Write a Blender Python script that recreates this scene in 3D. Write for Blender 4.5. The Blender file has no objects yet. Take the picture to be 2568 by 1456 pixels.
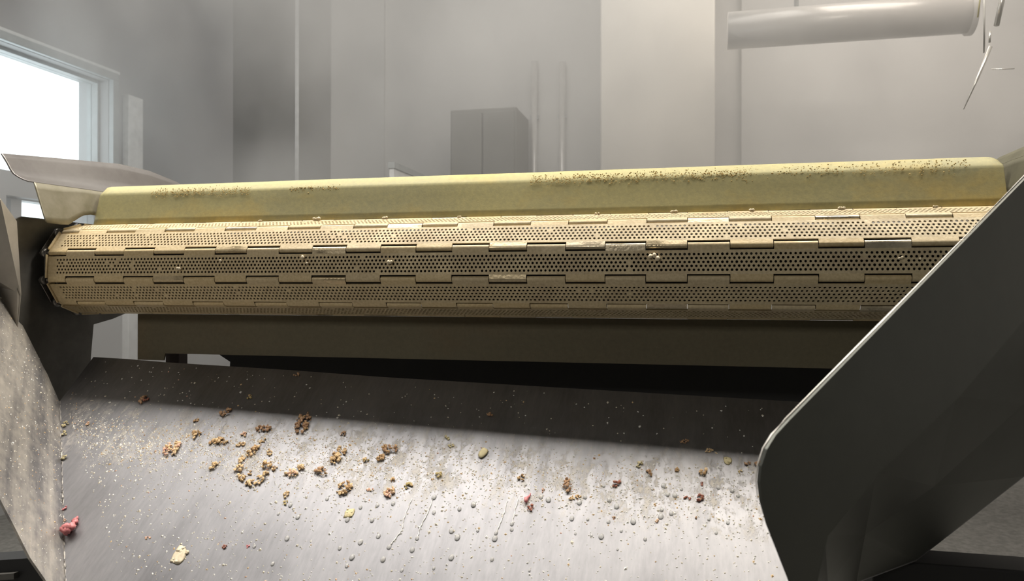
import bpy, bmesh, math, random
from mathutils import Vector, Matrix
random.seed(7)
PI = math.pi
S = bpy.context.scene
COL = S.collection

# ------------------------------------------------------------------ camera
cd = bpy.data.cameras.new('camera')
cam = bpy.data.objects.new('camera', cd)
COL.objects.link(cam)
cd.sensor_width = 36.0
cd.lens = 1900 / 2568 * 36.0
cd.clip_start = 0.02
cd.dof.use_dof = True
cd.dof.focus_distance = 1.3
cd.dof.aperture_fstop = 9.0
cam.location = (1.1271, -1.2673, -0.041)
cam.rotation_euler = (PI/2, math.radians(-0.09), math.radians(13.07))
S.camera = cam

# ------------------------------------------------------------------ sky, exposure
W = bpy.data.worlds.new('sky')
S.world = W
W.use_nodes = True
W.node_tree.nodes['Background'].inputs[0].default_value = (0.92, 0.97, 1.0, 1)
W.node_tree.nodes['Background'].inputs[1].default_value = 3.0
S.view_settings.view_transform = 'Standard'
S.view_settings.look = 'None'
S.view_settings.gamma = 1
S.view_settings.use_curve_mapping = False
S.view_settings.exposure = 0.0

# ------------------------------------------------------------------ hall lamps and an added front fill
def area(name, loc, sx, sy, power, color, rot=(0, 0, 0), spread=180):
    l = bpy.data.lights.new(name, 'AREA')
    l.shape = 'RECTANGLE'; l.size = sx; l.size_y = sy
    l.energy = power; l.color = color; l.spread = math.radians(spread)
    o = bpy.data.objects.new(name, l)
    o.location = loc; o.rotation_euler = rot
    COL.objects.link(o)
    return o
area('ceiling_lamp_over_belt', (1.7, 0.33, 2.3), 1.4, 0.52, 79, (1.0, 0.92, 0.80))
area('ceiling_lamp_belt_left', (-0.5, 0.33, 2.3), 2.3, 0.52, 64, (1.0, 0.94, 0.86), (0, 0, 0), 120)
area('front_fill_lamp', (-0.5, -4.4, 1.75), 2.0, 0.6, 42, (1.0, 0.94, 0.84), (PI/2, 0, 0))  # added fill behind the camera, brightens the belt and baffle fronts
area('ceiling_lamp_over_hall', (0.0, 2.6, 2.6), 2.6, 1.0, 44, (1.0, 0.95, 0.89))
area('ceiling_lamp_hall_right', (2.6, 2.7, 2.6), 1.8, 1.0, 58, (1.0, 0.90, 0.80))

# ------------------------------------------------------------------ materials
def nodes(name):
    m = bpy.data.materials.new(name)
    m.use_nodes = True
    nt = m.node_tree
    return m, nt, nt.nodes['Principled BSDF']
def N(nt, t, **k):
    n = nt.nodes.new(t)
    for a, b in k.items():
        setattr(n, a, b)
    return n
def noise(nt, scale, detail=4, rough=.55, stretch=None, seed=0.0):
    tc = N(nt, 'ShaderNodeTexCoord')
    mp = N(nt, 'ShaderNodeMapping')
    nt.links.new(tc.outputs['Object'], mp.inputs[0])
    mp.inputs['Location'].default_value = (seed, seed*.7, seed*1.3)
    if stretch:
        mp.inputs['Scale'].default_value = stretch
    n = N(nt, 'ShaderNodeTexNoise')
    n.inputs['Scale'].default_value = scale
    n.inputs['Detail'].default_value = detail
    n.inputs['Roughness'].default_value = rough
    nt.links.new(mp.outputs[0], n.inputs['Vector'])
    return n.outputs['Fac']
def ramp(nt, fac, stops):
    r = N(nt, 'ShaderNodeValToRGB')
    e = r.color_ramp.elements
    while len(e) < len(stops):
        e.new(0.5)
    for i, (p, c) in enumerate(stops):
        e[i].position = p
        e[i].color = (*c, 1) if not isinstance(c, (int, float)) else (c, c, c, 1)
    nt.links.new(fac, r.inputs[0])
    return r.outputs['Color']
def mixc(nt, fac, a, b, mode='MIX'):
    m = N(nt, 'ShaderNodeMix', data_type='RGBA', blend_type=mode)
    for sock, v in ((m.inputs[0], fac), (m.inputs[6], a), (m.inputs[7], b)):
        if isinstance(v, (int, float)): sock.default_value = v
        elif isinstance(v, tuple): sock.default_value = (*v, 1)
        else: nt.links.new(v, sock)
    return m.outputs[2]
def math_(nt, op, a, b=0.0):
    m = N(nt, 'ShaderNodeMath', operation=op)
    for s, v in ((m.inputs[0], a), (m.inputs[1], b)):
        if isinstance(v, (int, float)): s.default_value = v
        else: nt.links.new(v, s)
    return m.outputs[0]
def bump(nt, p, fac, strength=.2, dist=.002):
    b = N(nt, 'ShaderNodeBump')
    b.inputs['Strength'].default_value = strength
    b.inputs['Distance'].default_value = dist
    nt.links.new(fac, b.inputs['Height'])
    nt.links.new(b.outputs[0], p.inputs['Normal'])
def simple(name, c, rough=.5, metal=0.0, c2=None, scale=20, bmp=0.0, spec=.5):
    m, nt, p = nodes(name)
    p.inputs['Roughness'].default_value = rough
    p.inputs['Metallic'].default_value = metal
    p.inputs['Specular IOR Level'].default_value = spec
    f = noise(nt, scale)
    if c2 is None:
        c2 = tuple(x*.85 for x in c)
    nt.links.new(ramp(nt, f, [(.35, c), (.65, c2)]), p.inputs['Base Color'])
    if bmp: bump(nt, p, f, bmp)
    return m

M = {}
# room
M['wall'] = simple('wall_paint', (.60, .60, .59), .6, 0, (.55, .55, .54), 1.2)
M['wall_blue'] = simple('cool_white_paint', (.38, .383, .39), .6, 0, (.345, .348, .355), 1.5)
M['front_wall'] = simple('dark_back_room_paint', (.05, .05, .05), .8)
M['column_grey'] = simple('grey_cladding', (.185, .185, .175), .5, 0, (.155, .155, .148), 1.5)
M['column_cream'] = simple('cream_cladding', (.80, .77, .71), .45, 0, (.74, .71, .65), 1.5)
M['trim'] = simple('white_trim', (.78, .80, .81), .4)
M['sidelit_trim'] = simple('sidelit_white_trim', (.93, .95, .96), .4)  # raised albedo paints side light onto the strip by the window
M['frame_grey'] = simple('window_frame_grey', (.42, .45, .46), .4)
M['concrete'] = simple('concrete', (.19, .187, .177), .75, 0, (.12, .12, .113), 45, .2)
M['ceiling'] = simple('ceiling_paint', (.22, .22, .21), .8)
M['dark_cab'] = simple('dark_cabinet_paint', (.17, .17, .155), .6, 0, (.20, .20, .185), 4)
M['pipe'] = simple('pale_pipe', (.66, .65, .63), .3, .2)
M['duct'] = simple('brushed_duct_steel', (.66, .645, .62), .27, .15, (.63, .615, .59), 6)
M['rod'] = simple('bright_rod', (.92, .90, .86), .2, .7)
M['rod_yellow'] = simple('yellowed_rod', (.85, .78, .45), .3, .3)
def glass():
    m = bpy.data.materials.new('window_glass'); m.use_nodes = True
    nt = m.node_tree; nt.nodes.clear()
    o = N(nt, 'ShaderNodeOutputMaterial'); t = N(nt, 'ShaderNodeBsdfTransparent')
    g = N(nt, 'ShaderNodeBsdfGlossy'); x = N(nt, 'ShaderNodeMixShader')
    g.inputs['Roughness'].default_value = .02
    t.inputs[0].default_value = (.95, .98, .98, 1)
    x.inputs[0].default_value = .06
    nt.links.new(t.outputs[0], x.inputs[1]); nt.links.new(g.outputs[0], x.inputs[2])
    nt.links.new(x.outputs[0], o.inputs[0])
    return m
M['glass'] = glass()

# machine
def steel_floor():
    m, nt, p = nodes('wet_dusty_chute_steel')
    tc = N(nt, 'ShaderNodeTexCoord'); sp = N(nt, 'ShaderNodeSeparateXYZ')
    nt.links.new(tc.outputs['Object'], sp.inputs[0])
    y = sp.outputs['Y']
    streak = noise(nt, 6, 6, .6, (6, .7, 1), 3)
    fine = noise(nt, 40, 5, .65, (5, 1, 1), 1)
    blot = noise(nt, 9, 4, .5, None, 5)
    base = ramp(nt, streak, [(.3, (.19, .19, .205)), (.7, (.30, .30, .318))])
    base = mixc(nt, .35, base, ramp(nt, fine, [(.3, (.17, .17, .183)), (.7, (.36, .355, .37))]))
    base = mixc(nt, .35, base, ramp(nt, blot, [(.35, (.19, .19, .20)), (.65, (.31, .31, .325))]))
    # band of pale dried residue where crumbs land
    d = math_(nt, 'ADD', y, .175)
    d = math_(nt, 'MULTIPLY', d, d)
    band = math_(nt, 'SUBTRACT', 1.0, math_(nt, 'MULTIPLY', d, 140.0))
    band = math_(nt, 'MAXIMUM', band, 0.0)
    grit = noise(nt, 55, 8, .75, (1.6, .8, 1), 9)
    patch = noise(nt, 14, 3, .5, (2, .7, 1), 2)
    k = math_(nt, 'MULTIPLY', band, math_(nt, 'MULTIPLY', ramp(nt, grit, [(.50, 0), (.60, 1)]), ramp(nt, patch, [(.38, .15), (.6, 1)])))
    k = math_(nt, 'MULTIPLY', k, .75)
    wet = noise(nt, 11, 5, .6, (5, .8, 1), 11)
    base = mixc(nt, math_(nt, 'MULTIPLY', ramp(nt, wet, [(.5, 0), (.62, 1)]), math_(nt, 'MULTIPLY', band, .5)), base, (.12, .12, .13))
    col = mixc(nt, k, base, (.56, .52, .46))
    nt.links.new(col, p.inputs['Base Color'])
    nt.links.new(math_(nt, 'SUBTRACT', .98, math_(nt, 'MULTIPLY', k, .9)), p.inputs['Metallic'])
    r = ramp(nt, blot, [(.3, .46), (.7, .52)])
    r = mixc(nt, k, r, (.8, .8, .8))
    nt.links.new(r, p.inputs['Roughness'])
    h = math_(nt, 'ADD', math_(nt, 'MULTIPLY', fine, .35), math_(nt, 'MULTIPLY', k, .8))
    bump(nt, p, h, .35, .0015)
    return m
M['chute_steel'] = steel_floor()
def steel(name, c1, c2, rough, metal, scale=8, stretch=None, bmp=.1, r2=None):
    m, nt, p = nodes(name)
    a = noise(nt, scale, 6, .6, stretch, 2)
    b = noise(nt, scale*6, 5, .65, None, 4)
    f = math_(nt, 'ADD', math_(nt, 'MULTIPLY', a, .7), math_(nt, 'MULTIPLY', b, .3))
    nt.links.new(ramp(nt, f, [(.38, c1), (.62, c2)]), p.inputs['Base Color'])
    p.inputs['Metallic'].default_value = metal
    nt.links.new(ramp(nt, a, [(.3, rough), (.7, r2 or rough)]), p.inputs['Roughness'])
    if bmp: bump(nt, p, f, bmp, .002)
    return m
M['wall_steel'] = steel('scaled_chute_side_steel', (.17, .165, .17), (.56, .52, .465), .5, .35, 9, (.35, 2.6, 1), .45)
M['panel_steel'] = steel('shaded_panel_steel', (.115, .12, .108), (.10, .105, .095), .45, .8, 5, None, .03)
M['wing_steel'] = steel('dull_wing_steel', (.38, .355, .315), (.47, .44, .395), .5, .3, 9, None, .15)
M['edge'] = simple('lit_cut_edge', (.95, .93, .88), .45, .2)  # near-white colour paints the lamp light caught on the panel's cut edge
M['frame_steel'] = steel('machine_frame_steel', (.10, .098, .09), (.15, .145, .135), .5, .5, 10, None, .1)
M['guide_steel'] = steel('guide_steel', (.12, .11, .104), (.16, .15, .14), .38, .6, 7, None, .05, .4)
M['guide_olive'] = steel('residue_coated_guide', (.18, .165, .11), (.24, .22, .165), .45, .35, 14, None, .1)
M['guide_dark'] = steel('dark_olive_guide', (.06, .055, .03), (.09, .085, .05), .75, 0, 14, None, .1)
M['black'] = simple('black_tray', (.012, .012, .013), .6)
M['black_brown'] = simple('dark_bracket', (.03, .02, .018), .6)
def baffle_mat(name, o1, o2, rust):
    m, nt, p = nodes(name)
    a = noise(nt, 3, 5, .6, (.8, 1, 1), 1)
    b = noise(nt, 5, 6, .62, (.8, 1, 1.4), 7)
    g = noise(nt, 130, 4, .7, None, 3)
    c = ramp(nt, a, [(.36, o1), (.62, o2)])
    k = ramp(nt, b, [(.52, 0), (.68, .75)])
    c = mixc(nt, k, c, rust)
    c = mixc(nt, .22, c, ramp(nt, g, [(.3, tuple(x*.6 for x in rust)), (.7, tuple(min(1, x*1.4) for x in rust))]))
    nt.links.new(c, p.inputs['Base Color'])
    p.inputs['Roughness'].default_value = .62
    p.inputs['Specular IOR Level'].default_value = .3
    p.inputs['Metallic'].default_value = .1
    bump(nt, p, math_(nt, 'ADD', math_(nt, 'MULTIPLY', g, .5), math_(nt, 'MULTIPLY', b, .5)), .25, .0015)
    return m
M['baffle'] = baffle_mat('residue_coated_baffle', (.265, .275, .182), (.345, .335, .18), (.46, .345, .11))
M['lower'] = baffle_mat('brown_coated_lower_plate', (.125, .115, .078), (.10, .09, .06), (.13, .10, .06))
def belt_mat():
    m, nt, p = nodes('tan_coated_belt_steel')
    oi = N(nt, 'ShaderNodeObjectInfo')
    tc = N(nt, 'ShaderNodeTexCoord'); va = N(nt, 'ShaderNodeVectorMath', operation='ADD')
    cb = N(nt, 'ShaderNodeCombineXYZ')
    nt.links.new(math_(nt, 'MULTIPLY', oi.outputs['Random'], 9.0), cb.inputs[1])
    nt.links.new(tc.outputs['Object'], va.inputs[0]); nt.links.new(cb.outputs[0], va.inputs[1])
    def nz(sc, st, det=5):
        mp = N(nt, 'ShaderNodeMapping'); nt.links.new(va.outputs[0], mp.inputs[0]); mp.inputs['Scale'].default_value = st
        n = N(nt, 'ShaderNodeTexNoise'); n.inputs['Scale'].default_value = sc; n.inputs['Detail'].default_value = det
        nt.links.new(mp.outputs[0], n.inputs['Vector']); return n.outputs['Fac']
    a = nz(9, (1, 1, 1)); b = nz(26, (.7, 1, 1)); g = nz(220, (1, 1, 1), 3)
    sp = N(nt, 'ShaderNodeSeparateXYZ'); nt.links.new(tc.outputs['Object'], sp.inputs[0])
    # knuckle mask: away from the middle of the plate
    yy = math_(nt, 'ABSOLUTE', math_(nt, 'SUBTRACT', sp.outputs['Y'], .0254))
    kn = math_(nt, 'GREATER_THAN', yy, .0184)
    cell = math_(nt, 'FLOOR', math_(nt, 'MULTIPLY', sp.outputs['X'], 1/.0625716))
    wn = N(nt, 'ShaderNodeTexWhiteNoise', noise_dimensions='3D')
    cc = N(nt, 'ShaderNodeCombineXYZ')
    nt.links.new(cell, cc.inputs[0]); nt.links.new(oi.outputs['Random'], cc.inputs[1])
    nt.links.new(math_(nt, 'GREATER_THAN', sp.outputs['Y'], .0254), cc.inputs[2])
    nt.links.new(cc.outputs[0], wn.inputs['Vector'])
    rnd_ = math_(nt, 'MULTIPLY', wn.outputs['Value'], 1.0)
    kcol = ramp(nt, rnd_, [(.0, (.50, .37, .17)), (.35, (.60, .48, .26)), (.62, (.55, .47, .32)), (.82, (.48, .42, .30)), (1.0, (.66, .62, .54))])
    c = ramp(nt, a, [(.35, (.50, .43, .285)), (.65, (.63, .54, .355))])
    c = mixc(nt, ramp(nt, b, [(.48, 0), (.72, .75)]), c, (.34, .26, .19))
    c = mixc(nt, math_(nt, 'MULTIPLY', kn, .78), c, kcol)
    # the coating is yellower towards the far left end
    le = N(nt, 'ShaderNodeMapRange'); nt.links.new(sp.outputs['X'], le.inputs[0])
    le.inputs[1].default_value = 1.5; le.inputs[2].default_value = .2; le.inputs[3].default_value = .08; le.inputs[4].default_value = .58
    c = mixc(nt, le.outputs[0], c, (.64, .48, .23))
    c = mixc(nt, .30, c, ramp(nt, g, [(.3, (.30, .23, .14)), (.7, (.74, .64, .46))]))
    sil = math_(nt, 'MULTIPLY', kn, math_(nt, 'GREATER_THAN', rnd_, .80))
    shiny = math_(nt, 'ADD', ramp(nt, b, [(.36, .20), (.5, .03)]), math_(nt, 'MULTIPLY', sil, .5))
    nt.links.new(c, p.inputs['Base Color'])
    nt.links.new(shiny, p.inputs['Metallic'])
    nt.links.new(math_(nt, 'SUBTRACT', ramp(nt, b, [(.36, .38), (.55, .58)]), math_(nt, 'MULTIPLY', sil, .16)), p.inputs['Roughness'])
    bump(nt, p, g, .35, .0010)
    return m
M['belt'] = belt_mat()
M['drum'] = simple('dark_drum', (.02, .018, .015), .7)  # near-black colour paints the dark interior seen through the belt holes
M['chain'] = steel('greasy_chain_steel', (.16, .15, .14), (.34, .33, .31), .35, .8, 60, None, .05)
# food and water
M['tan'] = simple('tan_crumb', (.80, .60, .36), .8, 0, (.62, .43, .23), 180, .4)
M['tan_dark'] = simple('toasted_crumb', (.56, .37, .19), .8, 0, (.42, .26, .13), 180, .4)
M['brown'] = simple('brown_crumb', (.50, .32, .19), .75, 0, (.36, .21, .12), 180, .4)
M['redbrown'] = simple('red_brown_crumb', (.42, .17, .11), .6, 0, (.28, .10, .07), 180, .3)
M['pink'] = simple('pink_meat_scrap', (.74, .28, .28), .45, 0, (.55, .17, .19), 150, .3)
M['pinktan'] = simple('pink_tan_crumb', (.80, .46, .36), .7, 0, (.74, .56, .36), 120, .4)
M['yellow'] = simple('pale_yellow_flake', (.70, .62, .38), .7, 0, (.60, .52, .30), 120, .3)
M['olive'] = simple('olive_crumb', (.60, .48, .22), .7, 0, (.46, .36, .16), 150, .3)
M['cream'] = simple('cream_speck', (.80, .74, .62), .8)
M['white'] = simple('white_speck', (.88, .87, .84), .7)
M['shred'] = simple('pale_shred', (.78, .70, .52), .6, 0, (.66, .56, .40), 150, .3)
def water():
    m, nt, p = nodes('water')
    p.inputs['Base Color'].default_value = (.92, .92, .91, 1)
    p.inputs['Roughness'].default_value = .06
    p.inputs['IOR'].default_value = 1.33
    p.inputs['Transmission Weight'].default_value = .6
    return m
M['water'] = water()
M['trail'] = simple('water_trail_highlight', (.86, .85, .84), .3)  # opaque white paints the highlights of the wet trails

# ------------------------------------------------------------------ builders
def tag(o, label=None, cat=None, group=None, kind=None):
    if label: o['label'] = label
    if cat: o['category'] = cat
    if group: o['group'] = group
    if kind: o['kind'] = kind
    return o
def empty(name, loc, label, cat, group=None):
    o = bpy.data.objects.new(name, None)
    o.empty_display_size = .02
    o.location = loc
    COL.objects.link(o)
    return tag(o, label, cat, group)
def link(name, bm, mat, parent=None, smooth=False):
    bmesh.ops.recalc_face_normals(bm, faces=bm.faces)
    me = bpy.data.meshes.new(name)
    bm.to_mesh(me); bm.free()
    for m in (mat if isinstance(mat, (list, tuple)) else [mat]):
        me.materials.append(m)
    if smooth:
        me.polygons.foreach_set('use_smooth', [True]*len(me.polygons))
    o = bpy.data.objects.new(name, me)
    COL.objects.link(o)
    if parent is not None:
        o.parent = parent
        o.matrix_parent_inverse = Matrix.Translation(-Vector(parent.location)) if parent.rotation_euler[:] == (0, 0, 0) else parent.matrix_basis.inverted()
    return o
def bx(bm, x0, x1, y0, y1, z0, z1, bev=0.0):
    v = [bm.verts.new((x, y, z)) for x in (x0, x1) for y in (y0, y1) for z in (z0, z1)]
    fs = [bm.faces.new([v[i] for i in f]) for f in ((0,1,3,2),(4,6,7,5),(0,4,5,1),(2,3,7,6),(0,2,6,4),(1,5,7,3))]
    if bev:
        es = {e for f in fs for e in f.edges}
        bmesh.ops.bevel(bm, geom=list(es), offset=bev, segments=2, affect='EDGES', profile=.5)
def box(name, mat, parent, *a, bev=0.0):
    bm = bmesh.new(); bx(bm, *a, bev=bev); return link(name, bm, mat, parent)
def sheet(name, pts, th, mat, parent=None, bev=0.0):
    """flat or gently folded sheet: polygon extruded along its mean normal by th"""
    bm = bmesh.new()
    pts = [Vector(p) for p in pts]
    n = Vector((0, 0, 0))
    for i in range(len(pts)):
        n += pts[i].cross(pts[(i+1) % len(pts)])
    n.normalize()
    a = [bm.verts.new(p) for p in pts]; b = [bm.verts.new(p + n*th) for p in pts]
    fa = bm.faces.new(a); fb = bm.faces.new(list(reversed(b)))
    for i in range(len(pts)):
        j = (i+1) % len(pts)
        bm.faces.new((a[j], a[i], b[i], b[j]))
    if bev:
        bmesh.ops.bevel(bm, geom=list(fa.edges)+list(fb.edges), offset=bev, segments=1, affect='EDGES')
    return link(name, bm, mat, parent)
def grid(name, rows, th, mat, parent=None, smooth=True):
    """curved sheet from rows of points, thickened with Solidify"""
    bm = bmesh.new()
    V = [[bm.verts.new(p) for p in r] for r in rows]
    for i in range(len(V)-1):
        for j in range(len(V[0])-1):
            bm.faces.new((V[i][j], V[i][j+1], V[i+1][j+1], V[i+1][j]))
    o = link(name, bm, mat, parent, smooth)
    s = o.modifiers.new('thickness', 'SOLIDIFY'); s.thickness = th; s.offset = -1
    return o
def tube(bm, pts, r, seg=10, taper=None):
    pts = [Vector(p) for p in pts]
    rings = []
    for i, p in enumerate(pts):
        t = (pts[min(i+1, len(pts)-1)] - pts[max(i-1, 0)]).normalized()
        a = t.orthogonal().normalized(); b = t.cross(a)
        rr = r*(taper[i] if taper else 1)
        rings.append([bm.verts.new(p + (a*math.cos(2*PI*k/seg) + b*math.sin(2*PI*k/seg))*rr) for k in range(seg)])
    for i in range(len(rings)-1):
        for k in range(seg):
            bm.faces.new((rings[i][k], rings[i][(k+1) % seg], rings[i+1][(k+1) % seg], rings[i+1][k]))
    bm.faces.new(list(reversed(rings[0]))); bm.faces.new(rings[-1])

# ------------------------------------------------------------------ the hall (structure)
XL, YB, ZF, ZC, XR, YF = -2.07, 4.15, -1.12, 2.75, 5.2, -4.6
def struct(o, label=None):
    o['kind'] = 'structure'
    if label: o['label'] = label
    return o
struct(box('floor', M['concrete'], None, XL-.3, XR+.3, YF-.3, YB+.3, ZF-.15, ZF), 'speckled grey concrete hall floor under the machine')
struct(box('ceiling', M['ceiling'], None, XL-.3, XR+.3, YF-.3, YB+.3, ZC, ZC+.15), 'plain pale ceiling of the hall')
struct(box('wall_back', M['wall'], None, XL-.3, XR+.3, YB, YB+.2, ZF, ZC), 'pale grey back wall behind the steam')
struct(box('wall_right', M['wall'], None, XR, XR+.2, YF, YB, ZF, ZC), 'pale right wall of the hall')
struct(box('wall_front', M['front_wall'], None, XL-.3, XR+.3, YF-.2, YF, ZF, ZC), 'dark wall behind the viewer')
# left wall with two window openings
W1 = (.2, 2.395, .535, 1.145); W2 = (1.735, 2.36, .27, .415)
bm = bmesh.new()
x0, x1 = XL-.2, XL
bx(bm, x0, x1, YF, YB, W1[3], ZC)
bx(bm, x0, x1, YF, W1[0], W1[2], W1[3]); bx(bm, x0, x1, W1[1], YB, W1[2], W1[3])
bx(bm, x0, x1, YF, YB, W2[3], W1[2])
bx(bm, x0, x1, YF, W2[0], W2[2], W2[3]); bx(bm, x0, x1, W2[1], YB, W2[2], W2[3])
bx(bm, x0, x1, YF, YB, ZF, W2[2])
struct(link('wall_left', bm, M['wall_blue']), 'cool white left wall with the bright window')
def window(name, w, mullions, label, fr=.03):
    e = bpy.data.objects.new(name, None); e.location = (XL-.1, (w[0]+w[1])/2, w[2]); COL.objects.link(e)
    struct(e, label)
    y0, y1, z0, z1 = w
    a, b = XL-.13, XL-.06
    box('window_frame', M['frame_grey'], e, a, b, y0, y1, z1-fr*.6, z1)
    box('window_frame', M['frame_grey'], e, a, b, y0, y1, z0, z0+fr*.3)
    box('window_frame', M['frame_grey'], e, a, b, y1-fr*.5, y1, z0+fr*.3, z1-fr*.6)
    box('window_frame', M['frame_grey'], e, a, b, y0, y0+fr*.5, z0+fr*.3, z1-fr*.6)
    cuts = [y0+fr*.5] + [c for m in mullions for c in m] + [y1-fr*.5]
    for m in mullions:
        box('mullion', M['wall_blue'], e, a, b+.03, m[0], m[1], z0+fr*.3, z1-fr*.6)
    for i in range(0, len(cuts), 2):
        box('pane', M['glass'], e, XL-.105, XL-.099, cuts[i], cuts[i+1], z0+fr*.3, z1-fr*.6)
    return e
window('window_1', W1, [], 'large overexposed window in the left wall')
window('window_2', W2, [(1.79, 1.85)], 'low bright window strip under the large left window', .012)
struct(box('trim_1', M['frame_grey'], None, XL, XL+.03, W1[0]-.05, 2.44, W1[3]+.002, W1[3]+.045, bev=.004), 'grey top casing of the left window')
struct(box('trim_2', M['frame_grey'], None, XL, XL+.03, 2.397, 2.44, W1[2]-.02, W1[3]+.002), 'grey side casing of the left window')
struct(box('trim_3', M['sidelit_trim'], None, XL, XL+.045, 2.50, 2.62, ZF, 1.09, bev=.004), 'white upright strip beside the left window')
struct(box('trim_4', M['trim'], None, XL, XL+.02, W1[0]-.05, 2.46, W1[3]+.046, W1[3]+.062), 'pale line above the window casing')
# clad corner column, cream column, back wall panels
bm = bmesh.new(); bx(bm, XL, -1.56, 3.6, YB, ZF, ZC)
struct(link('trim_5', bm, M['column_grey']), 'grey clad column in the far left corner')
struct(box('trim_6', M['trim'], None, -1.572, -1.553, 3.588, 3.607, ZF, ZC), 'bright corner bead of the grey column')
struct(box('trim_7', M['wall'], None, -1.56, -1.125, YB-.035, YB, ZF, ZC), 'pale wall panel right of the grey column')
struct(box('trim_8', M['column_cream'], None, .575, 1.29, 3.62, YB, ZF, ZC, bev=.012), 'wide cream column on the back wall')
struct(box('trim_9', M['wall'], None, 1.48, 4.6, YB-.05, YB, ZF, ZC), 'beige grey wall panel right of the cream column')

# things at the back of the hall
for i, (x, top, lab) in enumerate(((.04, 1.62, 'thin pale vertical pipe on the back wall, left of two'), (.245, 1.60, 'thin pale vertical pipe on the back wall, nearer the cream column'))):
    e = empty('wall_pipe', (x, YB-.03, ZF), lab, 'pipe', 'thin pipes on the back wall')
    bm = bmesh.new(); tube(bm, [(x, YB-.03, ZF), (x, YB-.03, top)], .022, 12); link('pipe_run', bm, M['pipe'], e, True)
    for z in (.3, 1.2):
        box('pipe_clip', M['frame_grey'], e, x-.03, x+.03, YB-.035, YB, z, z+.03)
e = empty('dark_cabinet', (-.2, 3.85, ZF), 'dark grey cabinet standing at the back wall, dim behind the steam', 'cabinet')
box('cabinet_body', M['dark_cab'], e, -.47, .0, 3.72, 4.12, ZF+.06, 1.20, bev=.01)
box('cabinet_door', M['dark_cab'], e, -.455, -.24, 3.70, 3.72, ZF+.1, 1.17, bev=.004)
box('cabinet_door', M['dark_cab'], e, -.23, -.015, 3.70, 3.72, ZF+.1, 1.17, bev=.004)
box('cabinet_plinth', M['black'], e, -.46, -.01, 3.75, 4.1, ZF, ZF+.06)
e = empty('door_leaf', (-.14, 2.4, ZF), 'white panel with a grey top edge, its corner showing above the baffle', 'panel')
box('panel_board', M['trim'], e, -.17, -.149, 1.9, 2.9, ZF, .503)
box('panel_cap', M['frame_grey'], e, -.175, -.144, 1.895, 2.905, .503, .53)
# overhead duct, top right
e = empty('overhead_duct', (2.1, 3.1, 1.2), 'wide pale steel duct crossing the top right of the hall', 'duct')
bm = bmesh.new(); R = .10; cz = 1.40
pts = [(1.34, 3.1, cz), (2.56, 3.1, cz)]
tube(bm, pts, R, 40); link('duct_shell', bm, M['duct'], e, True)
for x, z in ((2.55, cz),):
    bm = bmesh.new(); tube(bm, [(x-.012, 3.1, z), (x+.012, 3.1, z)], R+.012, 40); link('duct_flange', bm, M['duct'], e, True)
for x in (1.7, 2.4):
    bm = bmesh.new(); tube(bm, [(x, 3.1, cz+.095), (x, 3.1, ZC)], .012, 8); link('duct_hanger', bm, M['frame_grey'], e, True)
# hanging rods, top right corner
rods = (('hanging_rod', [(1.968, 1.2, .90), (1.952, 1.2, .760)], .0022, 'rod_yellow', 'short yellowish slanted rod at the top right'),
        ('hanging_rod', [(1.969, 1.2, .90), (1.9688, 1.2, .655)], .0026, 'pipe', 'grey upright rod beside the yellowish rod'),
        ('hanging_rod', [(2.034, 1.2, .90), (2.001, 1.2, .732)], .0075, 'rod', 'thick bright slanted bar at the top right corner'),
        ('hanging_rod', [(1.9855, 1.2, .672), (1.953, 1.2, .585), (1.915, 1.2, .493)], .0055, 'rod', 'long bright slanted rod tapering downwards'),
        ('cross_pin', [(1.9885, 1.2, .6054), (2.0475, 1.2, .6037)], .0014, 'rod', 'thin level pin right of the long tapering rod'),
        ('hanging_rod', [(1.9845, 1.2, .716), (1.983, 1.2, .684)], .003, 'rod', 'tiny bright stub above the tapering rod'))
for nm, pts, r, mt, lab in rods:
    bm = bmesh.new()
    tp = [1, .75, .22] if len(pts) == 3 else None
    tube(bm, pts, r, 10, tp)
    tag(link(nm, bm, M[mt], None, True), lab, 'rod', 'rods at the top right')

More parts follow.
